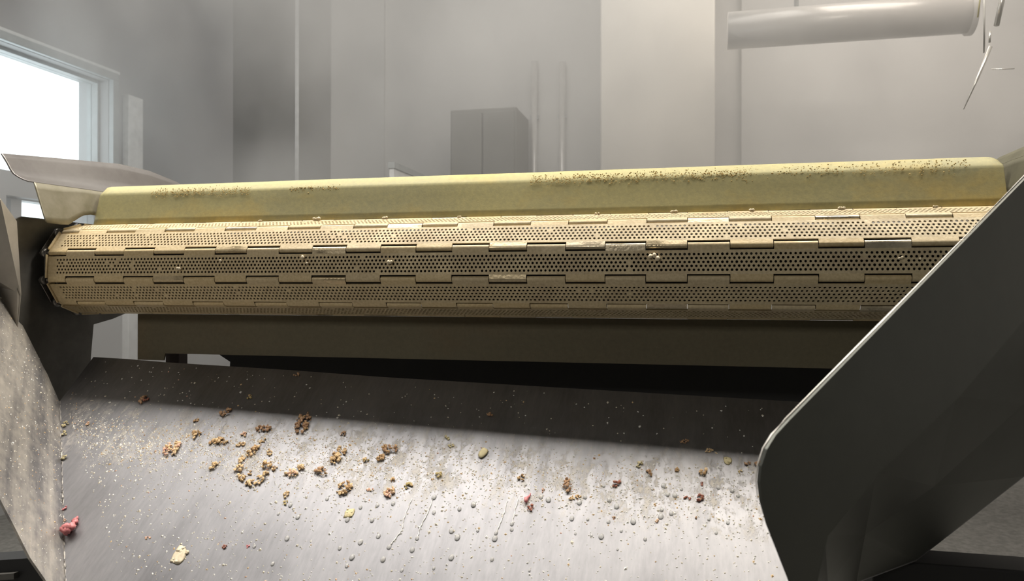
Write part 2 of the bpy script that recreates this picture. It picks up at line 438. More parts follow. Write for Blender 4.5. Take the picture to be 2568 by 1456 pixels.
# ------------------------------------------------------------------ plate belt
L = .0508; KW = .0625716; RAD = L/(2*math.sin(PI/10)); RB = .0048; TH = .0016; GAP = .0070
BX0, BX1 = -.039, 1.640
PHI = 19.97
def plate_mesh(name, seed):
    rnd = random.Random(seed)
    verts, faces = [], []
    def v(x, y, z):
        verts.append((x, y, z)); return len(verts)-1
    def quad(a, b, c, d): faces.append((a, b, c, d))
    def rect(x0, x1, y0, y1, z=RB):
        quad(v(x0, y0, z), v(x1, y0, z), v(x1, y1, z), v(x0, y1, z))
    PX = KW/9; PY = .0060; HR = .00210
    ymid = L/2
    yl, yh = ymid-2.5*PY, ymid+2.5*PY
    # margins above and below the perforated band, and the plate ends
    rect(BX0, BX1, GAP, yl); rect(BX0, BX1, yh, L-GAP)
    hx0 = BX0+.0175; ncell = int((BX1-.0175-hx0)/PX)
    hx1 = hx0+ncell*PX
    for row in range(5):
        y0 = yl+row*PY; y1 = y0+PY; yc = (y0+y1)/2
        off = (row % 2)*PX/2
        n = ncell-(1 if off else 0)
        rect(BX0, hx0+off, y0, y1); rect(hx0+off+n*PX, BX1, y0, y1)
        for i in range(n):
            xa = hx0+off+i*PX; xb = xa+PX; xc = (xa+xb)/2
            kk = (xc)/KW
            clog = .012 + (.10 if 1.2 < kk < 2.6 and seed != 2 else 0)
            if rnd.random() < clog:
                rect(xa, xb, y0, y1, RB); continue
            h = HR*rnd.uniform(.93, 1.05)
            outer = [v(xb, yc, RB), v(xb, y1, RB), v(xc, y1, RB), v(xa, y1, RB), v(xa, yc, RB), v(xa, y0, RB), v(xc, y0, RB), v(xb, y0, RB)]
            inner = [v(xc+h*math.cos(k*PI/4), yc+h*math.sin(k*PI/4), RB) for k in range(8)]
            low = [v(xc+h*math.cos(k*PI/4), yc+h*math.sin(k*PI/4), RB-TH) for k in range(8)]
            for k in range(8):
                j = (k+1) % 8
                quad(outer[k], outer[j], inner[j], inner[k])
                quad(inner[k], inner[j], low[j], low[k])
    # cut edges of the body along both hinge lines
    for y, s in ((GAP, 1), (L-GAP, -1)):
        quad(v(BX0, y, RB), v(BX0, y, RB-TH*1.5), v(BX1, y, RB-TH*1.5), v(BX1, y, RB))
    for x in (BX0, BX1):
        quad(v(x, GAP, RB), v(x, L-GAP, RB), v(x, L-GAP, RB-TH), v(x, GAP, RB-TH))
    # rolled hinge knuckles: even segments at the upper hinge, odd ones at the lower
    def knuckle(x0, x1, upper):
        jit = rnd.uniform(-.00025, .00025)
        prof = [(GAP, RB)]
        for k in range(11):
            a = math.radians(90+k*20)
            prof.append(((RB+jit)*math.cos(a), (RB+jit)*math.sin(a)))
        inn = [(GAP, RB-TH)]
        for k in range(11):
            a = math.radians(90+k*20)
            inn.append(((RB-TH)*math.cos(a), (RB-TH)*math.sin(a)))
        f = (lambda y: L-y) if upper else (lambda y: y)
        A = [v(x0, f(y), z) for y, z in prof]; B = [v(x1, f(y), z) for y, z in prof]
        C_ = [v(x0, f(y), z) for y, z in inn]; D = [v(x1, f(y), z) for y, z in inn]
        for i in range(len(prof)-1):
            quad(A[i], A[i+1], B[i+1], B[i]); quad(C_[i], D[i], D[i+1], C_[i+1])
            quad(A[i], C_[i], C_[i+1], A[i+1]); quad(B[i], B[i+1], D[i+1], D[i])
        quad(A[-1], C_[-1], D[-1], B[-1])
    g = .0006
    k = -1
    while k*KW < BX1:
        a, b = max(BX0, k*KW+g), min(BX1, (k+1)*KW-g)
        if b > a+.004:
            knuckle(a, b, k % 2 == 0)
        k += 1
    me = bpy.data.meshes.new(name)
    me.from_pydata(verts, [], faces)
    me.materials.append(M['belt'])
    bm = bmesh.new(); bm.from_mesh(me)
    bmesh.ops.remove_doubles(bm, verts=bm.verts, dist=1e-6)
    bmesh.ops.recalc_face_normals(bm, faces=bm.faces)
    bm.to_mesh(me); bm.free()
    return me
belt = empty('plate_belt', (.8, 0, -.09), 'tan coated perforated hinged plate belt wrapping the head drum', 'conveyor belt')
PM = [plate_mesh('belt_plate', s) for s in (1, 2, 3)]
def hinge(a): return Vector((0, -RAD*math.cos(math.radians(a)), RAD*math.sin(math.radians(a))))
H = [hinge(PHI+36*k) for k in (2, 1, 0, -1, -2, -3)]
top = [H[0]+Vector((0, L*k, 0)) for k in (3, 2, 1)]
bot = [H[-1]+Vector((0, L*k, 0)) for k in (1, 2, 3)]
CH = top+H+bot
def child(o, parent):
    o.parent = parent
    o.matrix_parent_inverse = Matrix.Translation(-Vector(parent.location))
bm = bmesh.new(); bx(bm, -.0425, -.0395, .0035, L-.0035, -.007, .0085, bev=.0012)
ENDM = link('end_plate', bm, M['belt']); endme = ENDM.data; bpy.data.objects.remove(ENDM)
for i in range(len(CH)-1):
    up, lo = CH[i], CH[i+1]
    s = (up-lo).normalized(); n = Vector((1, 0, 0)).cross(s)
    mw = Matrix((( 1, s.x, n.x, 0), (0, s.y, n.y, lo.y), (0, s.z, n.z, lo.z), (0, 0, 0, 1)))
    o = bpy.data.objects.new('belt_plate', PM[i % 3]); COL.objects.link(o)
    o.matrix_basis = mw; child(o, belt)
    q = bpy.data.objects.new('end_plate', endme); COL.objects.link(q)
    q.parent = o
for i, p in enumerate(CH):
    bm = bmesh.new()
    tube(bm, [(-.0395, p.y, p.z), (-.058, p.y, p.z)], .0032, 10)
    pin = link('hinge_pin', bm, M['chain'], belt, True)
    bm = bmesh.new(); tube(bm, [(-.047, p.y, p.z), (-.055, p.y, p.z)], .0085, 16)
    r_ = link('chain_roller', bm, M['chain'], None, True); r_.parent = pin
    r_.matrix_parent_inverse = Matrix.Translation(-Vector(belt.location)); r_.matrix_parent_inverse = Matrix.Identity(4)
for i in range(len(CH)-1):
    a, b = CH[i], CH[i+1]; d = (b-a).normalized(); w = Vector((1, 0, 0)).cross(d)*.006
    x = -.0445 if i % 2 else -.0565
    P = [a-d*.005-w, a-d*.005+w, b+d*.005+w, b+d*.005-w]
    sheet('chain_link', [(x, p.y, p.z) for p in P], .002, M['chain'], belt, .0006)
drum = empty('head_drum', (.8, 0, 0), 'dark head drum inside the plate belt', 'drum')
bm = bmesh.new(); tube(bm, [(-.036, 0, 0), (1.637, 0, 0)], .062, 20); link('drum_shell', bm, M['drum'], drum)
bm = bmesh.new(); tube(bm, [(-.0425, 0, 0), (-.0385, 0, 0)], .070, 10); link('sprocket', bm, M['chain'], drum)
bm = bmesh.new(); tube(bm, [(-.0625, 0, 0), (1.655, 0, 0)], .018, 16); link('drum_shaft', bm, M['chain'], drum, True)

# ------------------------------------------------------------------ machine frame
fr = empty('conveyor_frame', (.8, .2, -.3), 'dark steel frame of the conveyor around the drum', 'machine frame')
for x, zb in ((-.071, -.34), (1.657, -.19)):
    sheet('side_plate', [(x, -.127, .088), (x, -.108, .0945), (x, .9, .0935), (x, .9, -.09), (x, .16, -.09), (x, .118, -.103), (x, .0635, -.1115), (x, .0575, -.178), (x, .05, zb), (x, -.127, zb)], .006, M['frame_steel'], fr, .0012)
box('rear_tray', M['black'], fr, .157, 1.60, .20, .206, -.35, -.095)
box('tray_bottom', M['black'], fr, .157, 1.60, .206, .6, -.35, -.344)
sheet('tray_end', [(.125, .200, -.170), (.157, .200, -.170), (.157, .200, -.30), (.150, .200, -.30), (.157, .200, -.197), (.132, .200, -.183)], .006, M['black'], fr)
box('support_bracket', M['black_brown'], fr, .072, .1035, .10, .13, -.20, -.155, bev=.002)

# lower plate under the belt
lp = empty('lower_plate', (.8, .03, -.18), 'brown coated flat plate under the belt above the chute', 'plate')
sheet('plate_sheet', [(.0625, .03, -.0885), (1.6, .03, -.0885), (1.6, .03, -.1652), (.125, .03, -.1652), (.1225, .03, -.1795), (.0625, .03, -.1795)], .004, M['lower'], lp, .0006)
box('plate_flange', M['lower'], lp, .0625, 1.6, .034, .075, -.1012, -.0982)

# upper baffle: bent sheet with rounded top corner
bf = empty('upper_baffle', (.8, .02, .0925), 'olive yellow residue coated baffle standing across the belt top', 'baffle')
def baffle():
    x0, x1 = -.027, 1.594
    prof = [(.0042, .0880), (.0080, .100), (.0168, .13), (.0214, .1462), (.0228, .1500), (.0250, .1525), (.0420, .1672)]
    xs = [x0, x0+.004, x0+.010, x0+.0165, x0+.022] + [x0+.03+i*(x1-.018-x0-.03)/60 for i in range(61)] + [x1-.018+.018*math.sin(k*PI/12) for k in range(1, 7)]
    rows = []
    for x in xs:
        d = max(0, x-(x1-.018)); cut = .018-math.sqrt(max(0, .018**2-d*d))
        back = 0.0
        e_ = x0+.018-x
        if e_ > 0: back = e_*.55
        wob = .0008*math.sin(x*9)+.0005*math.sin(x*23+1)
        row = []
        for y, z in prof:
            zz = z
            lim = .1672-cut*.72
            yy = y
            if z > lim:
                zz = lim; yy = y-(z-lim)*.8
            row.append((x, yy+back+wob*max(0, (z-.1))/.06, zz))
        rows.append(row)
    return grid('baffle_sheet', rows, .0025, M['baffle'], bf)
b_ = baffle()
# crusted dust along the bend of the baffle
def crust(spans, seed):
    rnd = random.Random(seed); bm = bmesh.new()
    for x0, x1, n, zc, zs in spans:
        for i in range(n):
            x = rnd.uniform(x0, x1); t = rnd.gauss(0, 1)
            z = zc+t*zs; z = min(z, .163)
            y = .0044+(z-.0915)*.298 if z < .149 else .0215+(z-.1505)*1.19 if z > .151 else .0215
            r = rnd.uniform(.0003, .0010)
            m = Matrix.Translation((x, y, z)) @ Matrix.Diagonal((r*rnd.uniform(1, 1.8), r*.6, r, 1))
            bmesh.ops.create_icosphere(bm, subdivisions=1, radius=1, matrix=m)
    return bm
o = link('dust_crust', crust([(.10, .32, 500, .149, .0045), (.40, .50, 110, .148, .003), (.86, 1.22, 900, .151, .005), (1.2, 1.55, 420, .153, .006)], 5), simple('ochre_dust', (.54, .42, .19), .9, 0, (.42, .30, .11), 90, .3), bf, True)
o['kind'] = 'stuff'; o['label'] = 'ochre dust caked along the bend'

# side guides
def guide(name, mirror, label):
    g = empty(name, (-.03 if not mirror else 1.597, .1, .085), label, 'guide')
    mx = (lambda x: x) if not mirror else (lambda x: 1.567-x)
    ys = [-.110, -.106, -.09, -.07, -.05, -.035, -.02, -.008, .01, .03, .08, .15, .19, .24, .2866, .33, .387, .45, .52]
    def bottom(y):
        if y < -.055: return .0815
        if y < .01: return .0815+.0265*math.sin((y+.055)/.065*PI/2)**1.3
        return .108
    def tipz(y):
        P = [(-.11, .2112), (.0291, .2255), (.19, .2407), (.2866, .2401), (.387, .2274), (.52, .19)]
        for (a, za), (b, zb) in zip(P, P[1:]):
            if y <= b: return za+(zb-za)*(y-a)/(b-a)
        return .19
    wall, flare = [], []
    for y in ys:
        zb = bottom(y); zc = .1555+.0035*min(1, (y+.11)/.15)
        lean = max(0, min(1, (-.0-y)/.1))
        xb = -.030+.010*lean
        if y < -.108: zb += .004
        w = []
        for k in range(7):
            t = k/6
            w.append((mx(xb+(-.045-xb)*t), y, zb+(zc-zb)*t))
        wall.append(w)
        zt = tipz(y); f = []
        Z = [(0, 0), (.012, .002), (.0239, .006), (.036, .0115), (.0462, .0178), (.0535, .0265), (.0596, .0368), (.0665, .0465), (.0731, .0559)]
        sc = (zt-zc)/.0559*(.55 if mirror else 1)
        for dx, dz in Z:
            f.append((mx(-.045-dx), y, zc+dz*sc))
        flare.append(f)
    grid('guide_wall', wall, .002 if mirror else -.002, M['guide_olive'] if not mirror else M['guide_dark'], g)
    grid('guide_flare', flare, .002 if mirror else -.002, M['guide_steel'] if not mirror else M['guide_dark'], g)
    return g
guide('side_guide', False, 'bare steel left side guide flaring outwards above the belt end')
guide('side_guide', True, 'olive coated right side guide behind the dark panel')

# ------------------------------------------------------------------ discharge chute
FO = Vector((.0048, -.02, -.1711)); FX = Vector((.9993, 0, -.0368)); FY = Vector((.0225, .7901, .6126)); FN = Vector((.029, -.613, .7896))
FM = Matrix(((FX.x, FY.x, FN.x, FO.x), (FX.y, FY.y, FN.y, FO.y), (FX.z, FY.z, FN.z, FO.z), (0, 0, 0, 1)))
def on(a, b, h=0.0): return FO+FX*a+FY*b+FN*h
def loc(p): d = Vector(p)-FO; return d.dot(FX), d.dot(FY)
ch = empty('discharge_chute', (.8, -.3, -.45), 'steel discharge chute below the belt, dusty and wet', 'chute')
S1 = Vector((.016, -.1131, -.2439)); S2 = Vector((.270, -.367, -.4503))
sdir = (S2-S1)
S3 = S2+sdir*.35
FR = [Vector((1.62, -.07, -.275)), Vector((1.5732, -.1031, -.2933)), Vector((1.408, -.2219, -.3795)), Vector((1.3314, -.2545, -.402))]
rim = [loc(FO), (.0748, .001), (.16, -.0008), (.2696, .0), (.42, .001), (.60, -.0005), (1.0, .004), (1.63, .012)]
fpts = [(a, b) for a, b in rim] + [loc(p) for p in FR] + [(1.20, -.52), loc(S3), loc(S2), loc(S1)]
bm = bmesh.new()
a = [bm.verts.new((x, y, 0)) for x, y in fpts]; b = [bm.verts.new((x, y, -.003)) for x, y in fpts]
bm.faces.new(a); bm.faces.new(list(reversed(b)))
for i in range(len(fpts)):
    j = (i+1) % len(fpts); bm.faces.new((a[j], a[i], b[i], b[j]))
cf = link('chute_floor', bm, M['chute_steel'])
cf.parent = ch; cf.matrix_parent_inverse = Matrix.Translation(-Vector(ch.location)); cf.matrix_basis = FM
# left side: leaning lower leaf, upright upper leaf
lw = [Vector(p) for p in ((.0160, -.1131, -.2439), (-.0029, -.1097, -.2159), (-.0168, -.1060, -.1960), (-.0238, -.1080, -.1840), (-.0438, -.1072, -.1512), (-.0728, -.1074, -.1037), (-.0914, -.1109, -.0705), (-.1146, -.1143, -.0299), (-.1392, -.1407, .0319), (.1919, -.4531, -.2524), (.2211, -.4265, -.3218), (.2456, -.4238, -.3640), (.2587, -.4234, -.3857), (.2676, -.4226, -.4008), (.2818, -.4124, -.4323), (.3012, -.4099, -.4660), (.3136, -.4095, -.4865))]
wpl = (S2-S1).cross(Vector((-.1146, -.1143, -.0299))-S1).normalized()
lw = [p-wpl*(p-S1).dot(wpl) for p in lw]
lsw = sheet('left_side_wall', lw, -.003, M['wall_steel'], ch)
we = sdir.normalized(); wn = wpl if wpl.x > 0 else -wpl; wu = wn.cross(we).normalized()
if wu.z < 0: wu = -wu
WM = Matrix(((we.x, wu.x, wn.x, S1.x), (we.y, wu.y, wn.y, S1.y), (we.z, wu.z, wn.z, S1.z), (0, 0, 0, 1)))
lsw.data.transform(WM.inverted()); lsw.matrix_basis = WM      # local axes along the seam, for the streaks
sheet('upper_wing', [Vector((-.0412, -.15, .080)), Vector((-.022, -.20, .1129)), Vector((-.045, -.27, .1767)), Vector((-.30, -.32, .17)), Vector((-.30, -.25, -.05)), Vector((-.1146, -.135, -.0299)), Vector((-.060, -.131, -.13)), Vector((-.052, -.13, -.05))], -.003, M['wing_steel'], ch)
bm = bmesh.new()
pts = [S1+sdir*t+Vector((random.uniform(-1, 1), 0, random.uniform(-1, 1)))*.0005+Vector((.0006, .0006, .0004)) for t in [k/75 for k in range(0, 102)]]
tube(bm, pts, .0012, 6, [random.uniform(.3, 1.5) for _ in pts]); link('weld_seam', bm, M['wall_steel'], ch, True)
# right side: upright panel with rounded corner, bent under at the fold
def rp(h, z): return Vector((1.6-.7071*h, -.2-.7071*h, z))   # point in the upright plane
def hz(p): return ((1.6-p[0])/.7071, p[2])
raw = [(1.70, -.10, .255), (1.4971, -.3029, .0878), (1.22, -.58, -.1405)]
up = [(1.70, -.10, .2550), (1.4971, -.3029, .0878), (1.30, -.50, -.0746), (1.2090, -.5910, -.1495), (1.1964, -.6036, -.1605), (1.1888, -.6112, -.1710), (1.1840, -.6160, -.1840), (1.1825, -.6175, -.1975), (1.1842, -.6158, -.2121), (1.1900, -.6100, -.2330), (1.2105, -.5895, -.2871), (1.2250, -.5750, -.330)]
fold = [(1.2450, -.5550, -.2560), (1.2991, -.5009, -.2099), (1.3972, -.4028, -.1494), (1.4967, -.3033, -.0698), (1.70, -.10, .08)]
P3 = sheet('right_side_panel', [Vector(p) for p in up+fold], .0028, M['panel_steel'], ch)
lower_edge = [Vector((1.2650, -.40, -.455)), Vector((1.3314, -.2545, -.402)), Vector((1.408, -.2219, -.3795)), Vector((1.5732, -.1031, -.2933)), Vector((1.68, -.05, -.20))]
foldv = [Vector(p) for p in [(1.2250, -.5750, -.330)]+fold]
foldv = [Vector((1.2250, -.5750, -.330)), Vector((1.2450, -.5550, -.2560)), Vector((1.2991, -.5009, -.2099)), Vector((1.3972, -.4028, -.1494)), Vector((1.4967, -.3033, -.0698)), Vector((1.70, -.10, .08))]
le = [Vector((1.2300, -.50, -.47)), Vector((1.2900, -.32, -.43)), Vector((1.3314, -.2545, -.402)), Vector((1.408, -.2219, -.3795)), Vector((1.5732, -.1031, -.2933)), Vector((1.70, -.04, -.20))]
grid('right_lower_leaf', [[a, a.lerp(b, .5), b] for a, b in zip(foldv, le)], .0028, M['panel_steel'], ch, False)
bm = bmesh.new()
nrm = Vector((-.7071, .7071, 0))
ed = [Vector(p)+nrm*.0014 for p in up[:9]]
tube(bm, ed, .0011, 6, [1, 1, 1, 1, .9, .7, .5, .4, .3]); o = link('panel_edge', bm, M['edge'], ch, True); o['label'] = 'bright lit cut edge'

# chute support beams
e = empty('support_beam', (1.6, -.17, -.42), 'black square beam below the dark panel at the bottom right', 'beam')
box('beam_tube', M['black'], e, 1.36, 1.9, -.21, -.15, -.45, -.3875, bev=.003)
e = empty('support_beam', (-.4, 0, -.62), 'dark beam below the chute side at the bottom left', 'beam')
sheet('beam_tube', [(-.70, .0, -.655), (-.165, .0, -.5815), (.05, .0, -.565), (.05, .0, -.70), (-.70, .0, -.79)], .06, M['black'], e, .002)
sheet('beam_flange', [(-.70, -.012, -.685), (-.19, -.012, -.610), (-.19, -.012, -.622), (-.70, -.012, -.697)], .012, M['frame_steel'], e)

# ------------------------------------------------------------------ crumbs, droplets
def lump(bm, c, r, rnd, sub=1, rot=6.3, lo=.72, hi=1.18):
    m = Matrix.Translation(c) @ Matrix.Rotation(rnd.uniform(-rot, rot), 4, 'Z') @ Matrix.Diagonal((r[0], r[1], r[2], 1))
    q = bmesh.ops.create_icosphere(bm, subdivisions=sub, radius=1, matrix=Matrix.Identity(4))['verts']
    for v in q:
        v.co *= rnd.uniform(lo, hi)
        v.co = m @ v.co
def crumb(name, a, b, lx, ly, ang, n, mat, label, cat, seed, flat=.45, group='crumbs on the chute'):
    rnd = random.Random(seed); bm = bmesh.new()
    m = max(lx, ly); k = min(lx, ly)
    if 'scrap' in name:            # soft shreds: a few stretched lobes
        for i in range(n):
            t = (i+.5)/n*2-1
            w = k*(1.0-.55*t)*rnd.uniform(.8, 1.1)
            lump(bm, Vector((t*lx*.6, rnd.uniform(-.3, .3)*k, w*.4)), (lx*rnd.uniform(.42, .6), w*.55, w*.5), rnd, 2, .6, .68, 1.28)
    elif 'flake' in name or 'husk' in name:
        lump(bm, Vector((0, 0, .0006)), (lx, ly, .0009 if 'flake' in name else .0024), rnd, 2)
        for i in range(n):
            lump(bm, Vector((rnd.uniform(-.7, .7)*lx, rnd.uniform(-.7, .7)*ly, .001)), (k*.3, k*.22, .0012), rnd, 1)
    else:                          # loose grains stuck together
        g = min(.0026, max(.0011, k*.42))
        cnt = int(max(3, min(60, 1.5*lx*ly/(g*g))))
        for i in range(cnt):
            q = rnd.random()**.5; th = rnd.uniform(0, 6.283)
            x, y = lx*q*math.cos(th), ly*q*math.sin(th)
            h = (1-q)*k*flat*rnd.uniform(.2, 1.1)
            r = g*rnd.uniform(.55, 1.25)
            lump(bm, Vector((x, y, h+r*.5)), (r*rnd.uniform(.8, 1.4), r*rnd.uniform(.7, 1.2), r*rnd.uniform(.6, 1.0)), rnd, 1)
    zmin = min(v.co.z for v in bm.verts)
    bmesh.ops.translate(bm, verts=bm.verts, vec=(0, 0, -zmin-.0004))
    mats = {'tan': ('tan', 'tan_dark'), 'brown': ('brown', 'tan_dark'), 'redbrown': ('redbrown', 'brown'), 'pinktan': ('pinktan', 'tan'), 'olive': ('olive', 'tan')}.get(mat, (mat,))
    if len(mats) > 1:
        bm.faces.ensure_lookup_table()
        for i, f in enumerate(bm.faces):
            f.material_index = 1 if ((i//80)*7919+seed) % 10 < 3 else 0
    o = link(name, bm, [M[x] for x in mats], None, 'scrap' in name or 'flake' in name or 'husk' in name)
    o.matrix_basis = FM @ Matrix.Translation((a, b, 0)) @ Matrix.Rotation(ang, 4, 'Z')
    return tag(o, label, cat, group)
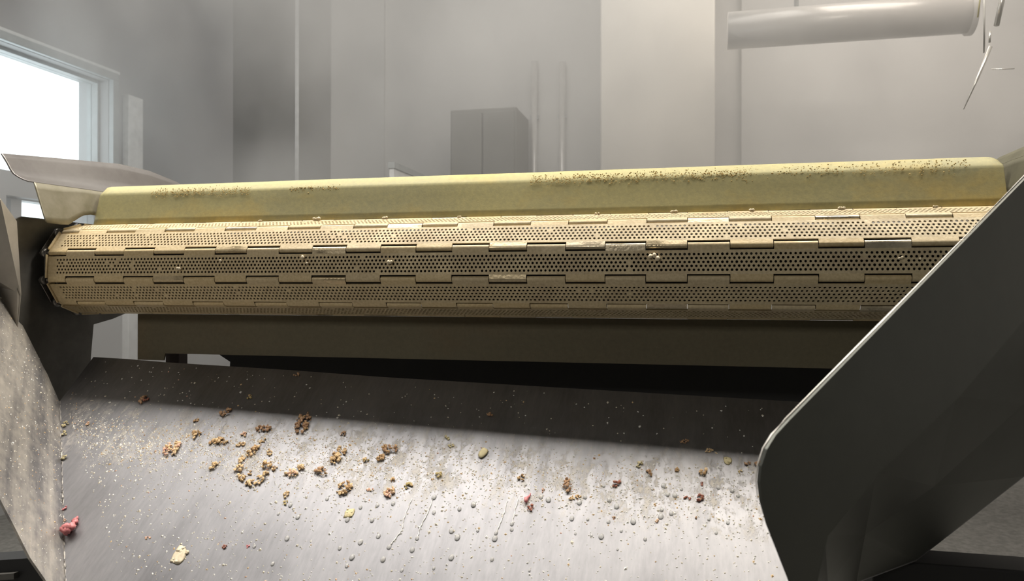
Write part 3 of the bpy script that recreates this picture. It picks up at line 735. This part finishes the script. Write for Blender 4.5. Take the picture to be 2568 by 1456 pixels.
CRUMBS = [
    ('crumb', 0.2977, -0.1979, 0.0142, 0.0161, 0.11, 11, 'pinktan', 0.25, 'flattened pink and tan crumb patch on the left of the chute floor'),
    ('crumb', 0.3227, -0.1641, 0.0093, 0.0091, 1.32, 5, 'tan', 0.35, 'tan crumb up and right of the flat pink patch'),
    ('crumb', 0.3740, -0.1736, 0.0165, 0.0073, 0.29, 6, 'tan', 0.40, 'long level tan crumb with a pink tail beside the shadow edge'),
    ('crumb', 0.4417, -0.1867, 0.0120, 0.0073, 1.38, 5, 'tan', 0.60, 'slanted tan crumb at the top of the crumb ring'),
    ('crumb', 0.4300, -0.2069, 0.0064, 0.0068, 1.59, 3, 'tan', 0.70, 'rounded tan crumb on the upper left of the crumb ring'),
    ('crumb', 0.4360, -0.2223, 0.0067, 0.0063, 1.77, 3, 'tan', 0.60, 'small tan crumb on the left side of the crumb ring'),
    ('crumb', 0.4490, -0.2389, 0.0097, 0.0053, -0.62, 4, 'tan', 0.60, 'tan crumb at the lower left of the crumb ring'),
    ('crumb', 0.4736, -0.2461, 0.0140, 0.0058, 0.20, 7, 'tan', 0.40, 'long tan crumb row along the bottom of the crumb ring'),
    ('crumb', 0.4837, -0.2334, 0.0091, 0.0078, 1.23, 6, 'tan', 0.60, 'lumpy tan crumb at the lower right of the crumb ring'),
    ('crumb', 0.4707, -0.1860, 0.0079, 0.0037, 2.03, 2, 'tan', 0.70, 'small upright tan crumb right of the slanted one'),
    ('crumb', 0.4802, -0.2110, 0.0073, 0.0085, 0.11, 4, 'tan', 0.80, 'chunky tan crumb on the right of the crumb ring'),
    ('crumb', 0.4944, -0.2158, 0.0048, 0.0040, 1.11, 3, 'tan', 0.40, 'thin tan crumb just outside the crumb ring'),
    ('crumb', 0.3909, -0.2233, 0.0076, 0.0059, 0.29, 4, 'olive', 0.40, 'dull tan crumb left of the crumb ring'),
    ('crumb', 0.4589, -0.2284, 0.0044, 0.0035, 1.75, 2, 'tan', 0.50, 'tiny pale crumb inside the crumb ring'),
    ('crumb', 0.4086, -0.1553, 0.0072, 0.0049, -0.40, 3, 'pinktan', 0.40, 'pinkish crumb above the crumb ring at the shadow edge'),
    ('crumb', 0.4140, -0.1753, 0.0077, 0.0038, 0.34, 3, 'tan', 0.30, 'thin flat tan crumb between the ring and the shadow'),
    ('crumb', 0.4476, -0.1641, 0.0069, 0.0038, 1.01, 3, 'tan', 0.35, 'narrow tan crumb up and right of the slanted one'),
    ('crumb', 0.5007, -0.1194, 0.0244, 0.0129, 1.86, 12, 'brown', 0.40, 'large brown crumb pile in the shadow band'),
    ('crumb', 0.4380, -0.1391, 0.0146, 0.0063, 0.29, 5, 'brown', 0.40, 'long brown crumb in the shadow, left of the large brown pile'),
    ('crumb', 0.3495, -0.1116, 0.0105, 0.0075, 0.47, 4, 'brown', 0.50, 'dark brown crumb deep in the shadow on the left'),
    ('crumb', 0.3765, -0.0720, 0.0046, 0.0061, 0.91, 2, 'olive', 0.60, 'small olive crumb high in the shadow on the left'),
    ('crumb', 0.3052, -0.1345, 0.0044, 0.0043, 0.62, 2, 'brown', 0.50, 'tiny dark crumb just above the lit zone on the left'),
    ('crumb', 0.1786, -0.0984, 0.0086, 0.0095, 0.09, 5, 'redbrown', 0.35, 'reddish brown crumb in the shadow at the far left'),
    ('crumb', 0.5884, -0.1790, 0.0191, 0.0097, 1.46, 10, 'tan', 0.45, 'long diagonal tan crumb cluster in the middle of the crumb belt'),
    ('crumb', 0.5744, -0.2139, 0.0103, 0.0073, -0.25, 5, 'brown', 0.70, 'brown topped chunky crumb below the diagonal cluster'),
    ('crumb', 0.5272, -0.2223, 0.0105, 0.0073, -0.25, 6, 'pinktan', 0.50, 'pinkish tan crumb right of the crumb ring'),
    ('crumb', 0.5373, -0.2086, 0.0060, 0.0061, 0.96, 3, 'tan', 0.60, 'small tan crumb touching the pinkish tan one'),
    ('crumb', 0.6225, -0.2387, 0.0113, 0.0139, 0.12, 11, 'tan', 0.50, 'round ring shaped tan crumb patch above the water drops'),
    ('crumb', 0.5357, -0.2607, 0.0076, 0.0040, 1.71, 3, 'tan', 0.60, 'upright tan crumb below and right of the crumb ring'),
    ('crumb', 0.5419, -0.2753, 0.0035, 0.0034, 0.12, 2, 'olive', 0.50, 'tiny olive crumb under the upright tan crumb'),
    ('crumb', 0.6362, -0.1834, 0.0050, 0.0054, 1.05, 3, 'olive', 0.60, 'small olive brown crumb right of the diagonal cluster'),
    ('crumb', 0.6685, -0.1574, 0.0124, 0.0097, -0.10, 8, 'brown', 0.50, 'brown crumb pile at the shadow edge left of centre'),
    ('crumb', 0.6596, -0.1761, 0.0076, 0.0058, 1.05, 4, 'tan', 0.35, 'pale tan crumb under the brown pile at the shadow edge'),
    ('crumb', 0.6934, -0.2149, 0.0044, 0.0042, 0.11, 3, 'tan', 0.50, 'small tan crumb above the pink and tan pile'),
    ('crumb', 0.7189, -0.2224, 0.0064, 0.0054, -0.08, 3, 'olive', 0.60, 'solid olive tan crumb right of the pink and tan pile'),
    ('crumb', 0.6962, -0.2382, 0.0112, 0.0081, 1.23, 8, 'pinktan', 0.45, 'pink and tan crumb pile left of the water trails'),
    ('crumb', 0.6638, -0.2369, 0.0062, 0.0030, 0.12, 3, 'pinktan', 0.30, 'flat pinkish crumb left of the pink and tan pile'),
    ('crumb', 0.7603, -0.1983, 0.0051, 0.0058, 0.78, 4, 'olive', 0.45, 'yellowish crumb between the seed ring and the olive crumb'),
    ('crumb', 0.5793, -0.1359, 0.0050, 0.0046, 0.59, 2, 'brown', 0.50, 'small brown crumb in shadow above the diagonal cluster'),
    ('crumb', 0.7538, -0.1246, 0.0068, 0.0034, -0.48, 4, 'yellow', 0.30, 'curved pale crumb in the shadow at the middle'),
    ('crumb', 0.7646, -0.1399, 0.0050, 0.0033, 0.57, 3, 'yellow', 0.30, 'second curved pale crumb just below the first at the middle'),
    ('seed_husk', 0.8185, -0.1485, 0.0108, 0.0065, 1.09, 6, 'yellow', 0.35, 'pale oval husk at the shadow edge in the middle'),
    ('crumb', 0.8106, -0.0693, 0.0056, 0.0038, -0.67, 2, 'redbrown', 0.50, 'dark red crumb deep in the shadow at the middle'),
    ('crumb', 0.8874, -0.1883, 0.0054, 0.0052, 0.11, 4, 'tan', 0.50, 'tan crumb above the pink red meat scrap'),
    ('meat_scrap', 0.9030, -0.2232, 0.0098, 0.0044, 1.30, 3, 'pink', 0.60, 'pink red meat scrap in the middle of the chute floor'),
    ('crumb', 0.9106, -0.2389, 0.0062, 0.0045, 1.12, 3, 'redbrown', 0.60, 'red brown crumb just below the pink red scrap'),
    ('crumb', 0.9224, -0.2061, 0.0042, 0.0024, 1.60, 2, 'pinktan', 0.50, 'tiny pinkish crumb right of the pink red scrap'),
    ('crumb', 0.9564, -0.1943, 0.0120, 0.0072, 1.50, 9, 'brown', 0.55, 'large upright brown and tan crumb on the right half'),
    ('crumb', 0.9702, -0.2138, 0.0098, 0.0034, 0.43, 6, 'tan', 0.35, 'crescent of tan crumbs under the large upright brown crumb'),
    ('crumb', 1.0270, -0.1825, 0.0066, 0.0056, 0.54, 3, 'redbrown', 0.70, 'smooth red brown crumb right of the large brown crumb'),
    ('crumb', 1.0706, -0.1588, 0.0057, 0.0066, 0.11, 4, 'brown', 0.60, 'rounded brown crumb near the right of the crumb belt'),
    ('crumb', 1.0568, -0.1434, 0.0065, 0.0043, 1.22, 4, 'yellow', 0.30, 'pale yellow patch left of the rounded brown crumb'),
    ('crumb', 1.1117, -0.1462, 0.0044, 0.0031, 1.60, 2, 'tan', 0.60, 'small tan crumb between two brown crumbs on the right'),
    ('crumb', 1.1473, -0.1480, 0.0070, 0.0057, 0.33, 6, 'tan', 0.45, 'tan crumb group above the red brown pair on the right'),
    ('crumb', 1.1449, -0.1926, 0.0060, 0.0055, 0.12, 5, 'redbrown', 0.60, 'red brown crumb pile, right one of a pair'),
    ('crumb', 1.1269, -0.1954, 0.0049, 0.0031, -0.10, 2, 'redbrown', 0.60, 'flat red brown crumb, left one of a pair'),
    ('crumb', 1.1463, -0.1688, 0.0043, 0.0022, 1.31, 3, 'redbrown', 0.40, 'tiny red brown crumb above the red brown pair'),
    ('crumb', 1.1568, -0.1060, 0.0069, 0.0035, 0.11, 3, 'tan', 0.50, 'tan crumb at the shadow edge on the right'),
    ('crumb', 1.1206, -0.0919, 0.0071, 0.0035, 0.10, 3, 'brown', 0.40, 'faint brown crumb in the shadow on the right'),
    ('pale_flake', 1.1828, -0.1220, 0.0078, 0.0068, -0.36, 4, 'yellow', 0.20, 'pale yellow flake below the shadow edge on the right'),
    ('crumb', 1.1996, -0.1400, 0.0035, 0.0025, 0.33, 2, 'olive', 0.50, 'small olive crumb below the pale yellow flake'),
    ('crumb', 1.2106, -0.1242, 0.0041, 0.0036, 0.33, 3, 'redbrown', 0.50, 'red brown crumb between the pale flake and the dark panel'),
    ('crumb', 1.2240, -0.1227, 0.0053, 0.0044, 1.40, 4, 'redbrown', 0.50, 'red brown crumb touching the dark panel edge'),
    ('crumb', 1.0884, -0.2386, 0.0032, 0.0030, 1.33, 2, 'pinktan', 0.70, 'tiny pinkish brown crumb low on the right'),
    ('crumb', 1.0291, -0.2406, 0.0025, 0.0023, 0.12, 1, 'brown', 0.60, 'tiny dark crumb beside a droplet low on the right'),
    ('crumb', 1.1388, -0.2272, 0.0025, 0.0019, 0.33, 1, 'brown', 0.60, 'tiny dark crumb farthest to the lower right'),
    ('meat_scrap', 0.2297, -0.3646, 0.0128, 0.0164, 1.20, 4, 'pink', 0.60, 'large pink meat scrap lying in the left corner seam'),
    ('meat_scrap', 0.2258, -0.3482, 0.0093, 0.0064, 1.73, 3, 'pink', 0.50, 'thin dark pink meat scrap above the large one at the left seam'),
    ('crumb', 0.1902, -0.3292, 0.0034, 0.0034, 0.12, 2, 'pink', 0.50, 'tiny pink crumb on the left seam, upper one'),
    ('crumb', 0.2058, -0.3485, 0.0027, 0.0029, 0.12, 2, 'pinktan', 0.50, 'tiny pink crumb on the left seam, lower one'),
    ('crumb', 0.0655, -0.1668, 0.0056, 0.0066, 0.64, 3, 'yellow', 0.60, 'yellow crumb at the top of the left seam'),
    ('crumb', 0.0797, -0.1874, 0.0053, 0.0061, 2.23, 3, 'yellow', 0.50, 'yellowish crumb strip under the yellow crumb at the left seam'),
    ('crumb', 0.1189, -0.2359, 0.0050, 0.0051, 2.23, 3, 'yellow', 0.50, 'tan yellow crumb halfway down the left seam'),
    ('crumb', 0.1092, -0.1624, 0.0054, 0.0043, 0.10, 2, 'pinktan', 0.40, 'small orange crumb near the top left corner of the chute'),
    ('pale_flake', 0.4241, -0.3802, 0.0162, 0.0126, 1.15, 9, 'shred', 0.10, 'flat pale tan smear low on the left of the chute floor'),
    ('pale_flake', 0.6475, -0.2810, 0.0079, 0.0093, 0.12, 5, 'yellow', 0.10, 'flat pale yellow smear in the middle of the chute floor'),
    ('crumb', 0.5195, -0.3529, 0.0026, 0.0034, 1.06, 3, 'pink', 0.40, 'tiny red crumb low on the left'),
    ('crumb', 0.4851, -0.3580, 0.0032, 0.0030, 0.56, 2, 'redbrown', 0.50, 'tiny red brown crumb left of the tiny red crumb'),
    ('crumb', 0.3583, -0.3601, 0.0044, 0.0026, 0.13, 2, 'pinktan', 0.40, 'tiny pink crumb above the flat tan smear'),
    ('crumb', 0.4384, -0.0106, 0.0053, 0.0049, 0.09, 2, 'brown', 0.50, 'small dark crumb high on the chute rim in shadow'),
]
for i, (nm, a, b, lx, ly, ang, n, mat, fl, lab) in enumerate(CRUMBS):
    crumb(nm, a, b, lx, ly, ang, n, mat, lab, 'scrap' if 'scrap' in nm else 'flake' if 'flake' in nm else 'crumb', 100+i, fl)
DROPS = [
    (0.5722, -0.2971, 0.0031, 'clear water droplet down and right of the tiny olive crumb'),
    (0.5717, -0.3331, 0.0035, 'clear water droplet well below the tiny olive crumb'),
    (0.5691, -0.3746, 0.0026, 'clear water droplet well down and right of the tiny red crumb low on the left'),
    (0.5513, -0.2785, 0.0030, 'clear water droplet just down and right of the tiny olive crumb'),
    (0.6035, -0.2607, 0.0027, 'clear water droplet down and left of the round tan crumb patch'),
    (0.6605, -0.2689, 0.0027, 'clear water droplet just up and right of the flat pale yellow smear'),
    (0.6846, -0.2625, 0.0028, 'clear water droplet down and left of the pink and tan pile'),
    (0.7074, -0.2563, 0.0030, 'clear water droplet just below the pink and tan pile'),
    (0.6857, -0.2880, 0.0031, 'clear water droplet right of the flat pale yellow smear'),
    (0.6487, -0.2919, 0.0033, 'clear water droplet just below the flat pale yellow smear'),
    (0.7043, -0.3124, 0.0031, 'clear water droplet left of the long leftmost water trail'),
    (0.6818, -0.3250, 0.0035, 'clear water droplet well down and right of the flat pale yellow smear'),
    (0.6554, -0.3381, 0.0028, 'clear water droplet well below the flat pale yellow smear'),
    (0.6786, -0.3496, 0.0037, 'clear water droplet far down and left of the long leftmost water trail'),
    (0.6761, -0.3630, 0.0026, 'clear water droplet far below the round tan crumb patch'),
    (0.7236, -0.3469, 0.0035, 'clear water droplet well down and left of the long leftmost water trail'),
    (0.7256, -0.3271, 0.0031, 'clear water droplet down and left of the long leftmost water trail'),
    (0.7597, -0.3272, 0.0033, 'clear water droplet down and right of the long leftmost water trail'),
    (0.7609, -0.3085, 0.0027, 'clear water droplet below the second water trail'),
    (0.7725, -0.2638, 0.0028, 'clear water droplet up and right of the second water trail'),
    (0.7650, -0.2381, 0.0036, 'clear water droplet down and right of the olive tan crumb'),
    (0.8266, -0.2434, 0.0039, 'clear water droplet well up and left of the third water trail'),
    (0.8082, -0.2533, 0.0030, 'clear water droplet well up and right of the second water trail'),
    (0.8062, -0.2905, 0.0035, 'clear water droplet well right of the second water trail'),
    (0.8176, -0.3001, 0.0037, 'clear water droplet well left of the third water trail'),
    (0.8702, -0.2947, 0.0038, 'clear water droplet below the third water trail'),
    (0.8700, -0.2857, 0.0027, 'clear water droplet just down and left of the third water trail'),
    (0.8905, -0.2773, 0.0026, 'clear water droplet just down and right of the third water trail'),
    (0.8892, -0.2683, 0.0028, 'clear water droplet just right of the third water trail'),
    (0.8174, -0.3315, 0.0037, 'clear water droplet well down and right of the second water trail'),
    (0.8735, -0.3267, 0.0027, 'clear water droplet well below the third water trail'),
    (0.9215, -0.2182, 0.0031, 'clear water droplet just right of the pink red meat scrap'),
    (0.9332, -0.2217, 0.0039, 'clear water droplet up and right of the red brown crumb under the pink red scrap'),
    (0.9711, -0.2490, 0.0033, 'clear water droplet below the crescent of tan crumbs'),
    (0.9781, -0.2212, 0.0035, 'clear water droplet just down and right of the crescent of tan crumbs'),
    (0.9848, -0.2107, 0.0030, 'clear water droplet just right of the crescent of tan crumbs'),
    (1.0196, -0.2115, 0.0035, 'clear water droplet down and left of the smooth red brown crumb'),
    (1.0306, -0.2211, 0.0037, 'clear water droplet just above the tiny dark crumb low on the right'),
    (1.0221, -0.2480, 0.0026, 'clear water droplet just down and left of the tiny dark crumb low on the right'),
    (1.0149, -0.2726, 0.0036, 'clear water droplet down and left of the tiny dark crumb low on the right'),
    (1.0556, -0.2432, 0.0039, 'clear water droplet right of the tiny dark crumb low on the right'),
    (1.0937, -0.1777, 0.0036, 'clear water droplet down and right of the rounded brown crumb'),
    (1.0999, -0.1924, 0.0029, 'clear water droplet left of the red brown pair'),
    (1.1098, -0.1926, 0.0036, 'clear water droplet well up and left of the farthest tiny dark crumb on the right'),
    (1.0928, -0.2190, 0.0027, 'clear water droplet just above the tiny pinkish brown crumb'),
    (1.1060, -0.2233, 0.0032, 'clear water droplet up and right of the tiny pinkish brown crumb'),
    (1.0923, -0.2303, 0.0038, 'clear water droplet just up and right of the tiny pinkish brown crumb'),
    (1.1694, -0.1718, 0.0029, 'clear water droplet down and right of the tan crumb group on the right'),
    (1.1883, -0.1751, 0.0029, 'clear water droplet left of the dark panel edge'),
    (1.1957, -0.1825, 0.0027, 'clear water droplet well down and right of the tan crumb group on the right'),
    (1.1814, -0.2290, 0.0026, 'clear water droplet well right of the farthest tiny dark crumb on the right'),
    (0.9933, -0.2476, 0.0022, 'clear water droplet down and right of the crescent of tan crumbs'),
    (0.9794, -0.2727, 0.0018, 'clear water droplet well below the crescent of tan crumbs'),
    (1.0013, -0.2725, 0.0019, 'clear water droplet well down and right of the crescent of tan crumbs'),
    (1.1661, -0.2474, 0.0021, 'clear water droplet down and right of the farthest tiny dark crumb on the right'),
    (1.0386, -0.2895, 0.0017, 'clear water droplet well below the tiny dark crumb low on the right'),
    (1.0092, -0.1882, 0.0022, 'clear water droplet just left of the smooth red brown crumb'),
    (1.0784, -0.1858, 0.0018, 'clear water droplet below the rounded brown crumb'),
    (1.1189, -0.1811, 0.0022, 'clear water droplet up and left of the red brown pair'),
    (0.5293, -0.3523, 0.0023, 'clear water droplet just right of the tiny red crumb low on the left'),
    (0.5693, -0.2604, 0.0017, 'clear water droplet right of the tiny olive crumb'),
    (0.5397, -0.2955, 0.0020, 'clear water droplet just down and left of the tiny olive crumb'),
    (0.7550, -0.3592, 0.0023, 'clear water droplet well below the long leftmost water trail'),
    (0.7979, -0.3505, 0.0020, 'clear water droplet well below the second water trail'),
    (0.9269, -0.3364, 0.0017, 'clear water droplet far down and right of the third water trail'),
    (0.8957, -0.1998, 0.0021, 'clear water droplet just above the pink red meat scrap'),
    (0.8433, -0.2852, 0.0022, 'clear water droplet left of the third water trail'),
    (1.0408, -0.2605, 0.0021, 'clear water droplet down and right of the tiny dark crumb low on the right'),
    (1.0736, -0.2690, 0.0025, 'clear water droplet down and left of the tiny pinkish brown crumb'),
    (1.1568, -0.2269, 0.0022, 'clear water droplet just right of the farthest tiny dark crumb on the right'),
]
bm = bmesh.new()
bmesh.ops.create_uvsphere(bm, u_segments=14, v_segments=10, radius=1)
bmesh.ops.delete(bm, geom=[v for v in bm.verts if v.co.z < -.2], context='VERTS')
for v in bm.verts:
    if v.co.y < 0: v.co.x *= 1+.15*v.co.y*-1
bmesh.ops.holes_fill(bm, edges=[e for e in bm.edges if e.is_boundary])
d0 = link('water_droplet', bm, M['water'], None, True)
for i, (a, b, r, lab) in enumerate(DROPS):
    o = d0 if i == 0 else d0.copy()
    if i: COL.objects.link(o)
    o.matrix_basis = FM @ Matrix.Translation((a, b, 0)) @ Matrix.Rotation(random.uniform(-.25, .25), 4, 'Z') @ Matrix.Diagonal((r, r*1.35, r*.75, 1))
    tag(o, lab, 'droplet', 'water droplets on the chute floor')
# thin water trails
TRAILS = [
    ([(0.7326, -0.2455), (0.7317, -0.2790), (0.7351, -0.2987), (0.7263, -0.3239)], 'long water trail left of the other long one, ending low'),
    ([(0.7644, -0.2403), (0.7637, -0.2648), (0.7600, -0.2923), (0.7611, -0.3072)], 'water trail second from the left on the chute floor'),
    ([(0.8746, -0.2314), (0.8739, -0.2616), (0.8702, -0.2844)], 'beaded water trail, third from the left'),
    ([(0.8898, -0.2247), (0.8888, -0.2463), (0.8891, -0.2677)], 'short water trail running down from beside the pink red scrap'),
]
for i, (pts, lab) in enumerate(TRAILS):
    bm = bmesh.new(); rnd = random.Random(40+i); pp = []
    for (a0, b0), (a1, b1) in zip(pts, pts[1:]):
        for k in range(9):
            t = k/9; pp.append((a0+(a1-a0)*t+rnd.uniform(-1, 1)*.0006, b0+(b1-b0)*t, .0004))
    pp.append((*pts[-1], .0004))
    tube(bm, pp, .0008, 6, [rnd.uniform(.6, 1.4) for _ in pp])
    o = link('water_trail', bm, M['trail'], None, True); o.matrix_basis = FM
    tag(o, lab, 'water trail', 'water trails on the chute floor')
# fine specks nobody could count
def specks(name, n, mats, place, label, seed, size=(.0006, .0016)):
    rnd = random.Random(seed); verts, faces, mi = [], [], []
    for i in range(n):
        p, M3 = place(rnd)
        r = rnd.uniform(*size)*(1 if rnd.random() < .9 else 1.6); s = rnd.uniform(.8, 1.6)
        base = len(verts)
        ang = rnd.uniform(0, 3.14); ca, sa = math.cos(ang), math.sin(ang)
        for x, y, z in ((1, 0, 0), (0, s, 0), (-1, 0, 0), (0, -s, 0), (0, 0, .8)):
            verts.append(tuple(M3 @ Vector((p[0]+(x*ca-y*sa)*r, p[1]+(x*sa+y*ca)*r, z*r))))
        for k in range(4):
            faces.append((base+k, base+(k+1) % 4, base+4))
        mi += [rnd.choices(range(len(mats)), [m[1] for m in mats])[0]]*4
    me = bpy.data.meshes.new(name); me.from_pydata(verts, [], faces)
    for m, _ in mats: me.materials.append(M[m])
    me.polygons.foreach_set('material_index', mi)
    o = bpy.data.objects.new(name, me); COL.objects.link(o)
    return tag(o, label, 'specks', None, 'stuff')
def inside(a, b):
    # between the two chute walls
    p = on(a, b)
    return a > .02+max(0, -b-.118)*1.08+.004 and p.x < 1.27+.35*(b+.3)
def pf(rnd):
    while True:
        if rnd.random() < .5:
            b = rnd.gauss(-.19, .035)
        else:
            b = rnd.uniform(-.42, -.01)
        a = rnd.uniform(0, 1.3)
        if rnd.random() < .55*(a/1.3): continue
        if b > -.125-.02*(1-a/1.3) and rnd.random() < .78: continue
        if b < -.005 and inside(a, b): return (a, b), FM
specks('fine_crumbs', 6500, [('cream', 5), ('white', 8), ('tan', .9), ('pinktan', .4)], pf, 'pale fine crumbs and dust specks strewn over the chute floor', 3)
def pt_(rnd):
    while True:
        a = rnd.gauss(.42, .24); b = rnd.gauss(-.18, .03)
        if inside(a, b) and b < -.01: return (a, b), FM
specks('fine_crumbs', 420, [('tan', 5), ('brown', 1), ('cream', 3)], pt_, 'tan and brown fine crumbs along the landing band of the chute', 8, (.0007, .0016))
# specks on the leaning left wall
lwp = [((p-S1).dot(we), (p-S1).dot(wu)) for p in lw]
def in_poly(x, y):
    c = False
    for (xa, ya), (xb, yb) in zip(lwp, lwp[1:]+lwp[:1]):
        if (ya > y) != (yb > y) and x < (xb-xa)*(y-ya)/(yb-ya)+xa: c = not c
    return c
def pw(rnd):
    while True:
        x, y = rnd.uniform(-.25, .46), rnd.uniform(.002, .25)
        if in_poly(x, y): return (x, y), WM
specks('wall_specks', 900, [('cream', 4), ('white', 5), ('pinktan', .6), ('tan', 1)], pw, 'pale specks stuck to the left chute wall', 12, (.0005, .0013))

# pale shreds and crumbs caught on the belt
def belt_bits(px_list):
    for i, (x, ang, off, lx, ly, n, lab) in enumerate(px_list):
        rnd = random.Random(300+i); bm = bmesh.new()
        for k in range(n):
            t = (k+.5)/n*2-1 if n > 1 else 0
            lump(bm, Vector((t*lx*.8, (.35*ly*math.cos(t*2.2)), 0)), (lx/n*1.3 if n > 1 else lx, ly*.5, ly*.45), rnd, 1)
        zmin = min(v.co.z for v in bm.verts)
        bmesh.ops.translate(bm, verts=bm.verts, vec=(0, 0, -zmin-.0004))
        o = link('food_shred', bm, M['shred'], None, True)
        a = math.radians(ang); n_ = Vector((0, -math.cos(a), math.sin(a))); s_ = Vector((0, math.sin(a), math.cos(a)))
        rr = off
        mw = Matrix(((1, s_.x, n_.x, x), (0, s_.y, n_.y, n_.y*rr), (0, s_.z, n_.z, n_.z*rr), (0, 0, 0, 1)))
        o.matrix_basis = mw @ Matrix.Rotation(rnd.uniform(-.5, .5), 4, 'Z')
        tag(o, lab, 'food bit', 'pale food bits on the belt')
AP = RAD*math.cos(PI/10)+RB
BITS = [
    (1.0763, 6.60, 0.0832, 0.0104, 0.0086, 3, 'curved pale shred on the middle belt plate, right of centre'),
    (0.4858, 8.87, 0.0836, 0.0041, 0.0068, 1, 'pale bit on the middle belt plate left of centre'),
    (0.4919, 2.25, 0.0830, 0.0031, 0.0055, 1, 'tiny pale bit just under another on the middle plate left of centre'),
    (0.6448, 3.12, 0.0830, 0.0047, 0.0080, 2, 'pale bit with a shadow on the middle belt plate at centre left'),
    (0.2423, -2.57, 0.0832, 0.0050, 0.0078, 2, 'pale bit low on the middle belt plate at the left'),
    (0.3263, 6.20, 0.0832, 0.0032, 0.0049, 1, 'tiny pale bit on the middle belt plate between two at the left'),
    (1.4241, 3.86, 0.0830, 0.0046, 0.0046, 2, 'slim pale shred on the middle belt plate at the right'),
    (1.4501, 2.48, 0.0830, 0.0023, 0.0040, 1, 'tiny pale bit right of the slim shred near the panel'),
    (1.1050, 90.00, 0.0867, 0.0072, 0.0052, 2, 'pale crumb on the belt top under the baffle, right of centre'),
    (1.2267, 90.00, 0.0867, 0.0051, 0.0051, 2, 'tiny pale crumb on the belt top at the right'),
    (1.3605, 90.00, 0.0867, 0.0062, 0.0056, 3, 'pale crumb heap on the belt top, farther right'),
    (1.4933, 90.00, 0.0867, 0.0055, 0.0036, 2, 'pale crumb on the bright knuckle at the far right'),
    (0.4659, 90.00, 0.0867, 0.0109, 0.0066, 3, 'pale lump on the belt top under the baffle at the left'),
    (0.5998, 90.00, 0.0867, 0.0085, 0.0050, 2, 'pale crumb on the belt top left of centre'),
    (0.7373, 90.00, 0.0867, 0.0063, 0.0042, 2, 'small pale crumb on the belt top at the centre'),
    (0.9790, 90.00, 0.0867, 0.0067, 0.0047, 2, 'pale crumb on the belt top above a bright knuckle'),
    (0.3500, 90.00, 0.0867, 0.0052, 0.0037, 1, 'tiny pale crumb on the belt top at the far left'),
]
belt_bits(BITS)

# ------------------------------------------------------------------ steam
def steam():
    m = bpy.data.materials.new('steam'); m.use_nodes = True
    nt = m.node_tree; nt.nodes.clear()
    o = N(nt, 'ShaderNodeOutputMaterial'); v = N(nt, 'ShaderNodeVolumePrincipled')
    v.inputs['Color'].default_value = (.95, .95, .94, 1)
    v.inputs['Anisotropy'].default_value = .2
    f = noise(nt, 1.7, 3, .55, (1, 1, .7), 3)
    d = ramp(nt, f, [(.40, .0), (.62, .85)])
    nt.links.new(d, v.inputs['Density'])
    nt.links.new(v.outputs[0], o.inputs['Volume'])
    return m
bm = bmesh.new(); bx(bm, -1.9, 3.6, .95, 3.0, -.6, 2.5)
st = link('steam_cloud', bm, steam())
tag(st, 'thin white steam drifting between the belt and the back wall', 'steam', None, 'stuff')
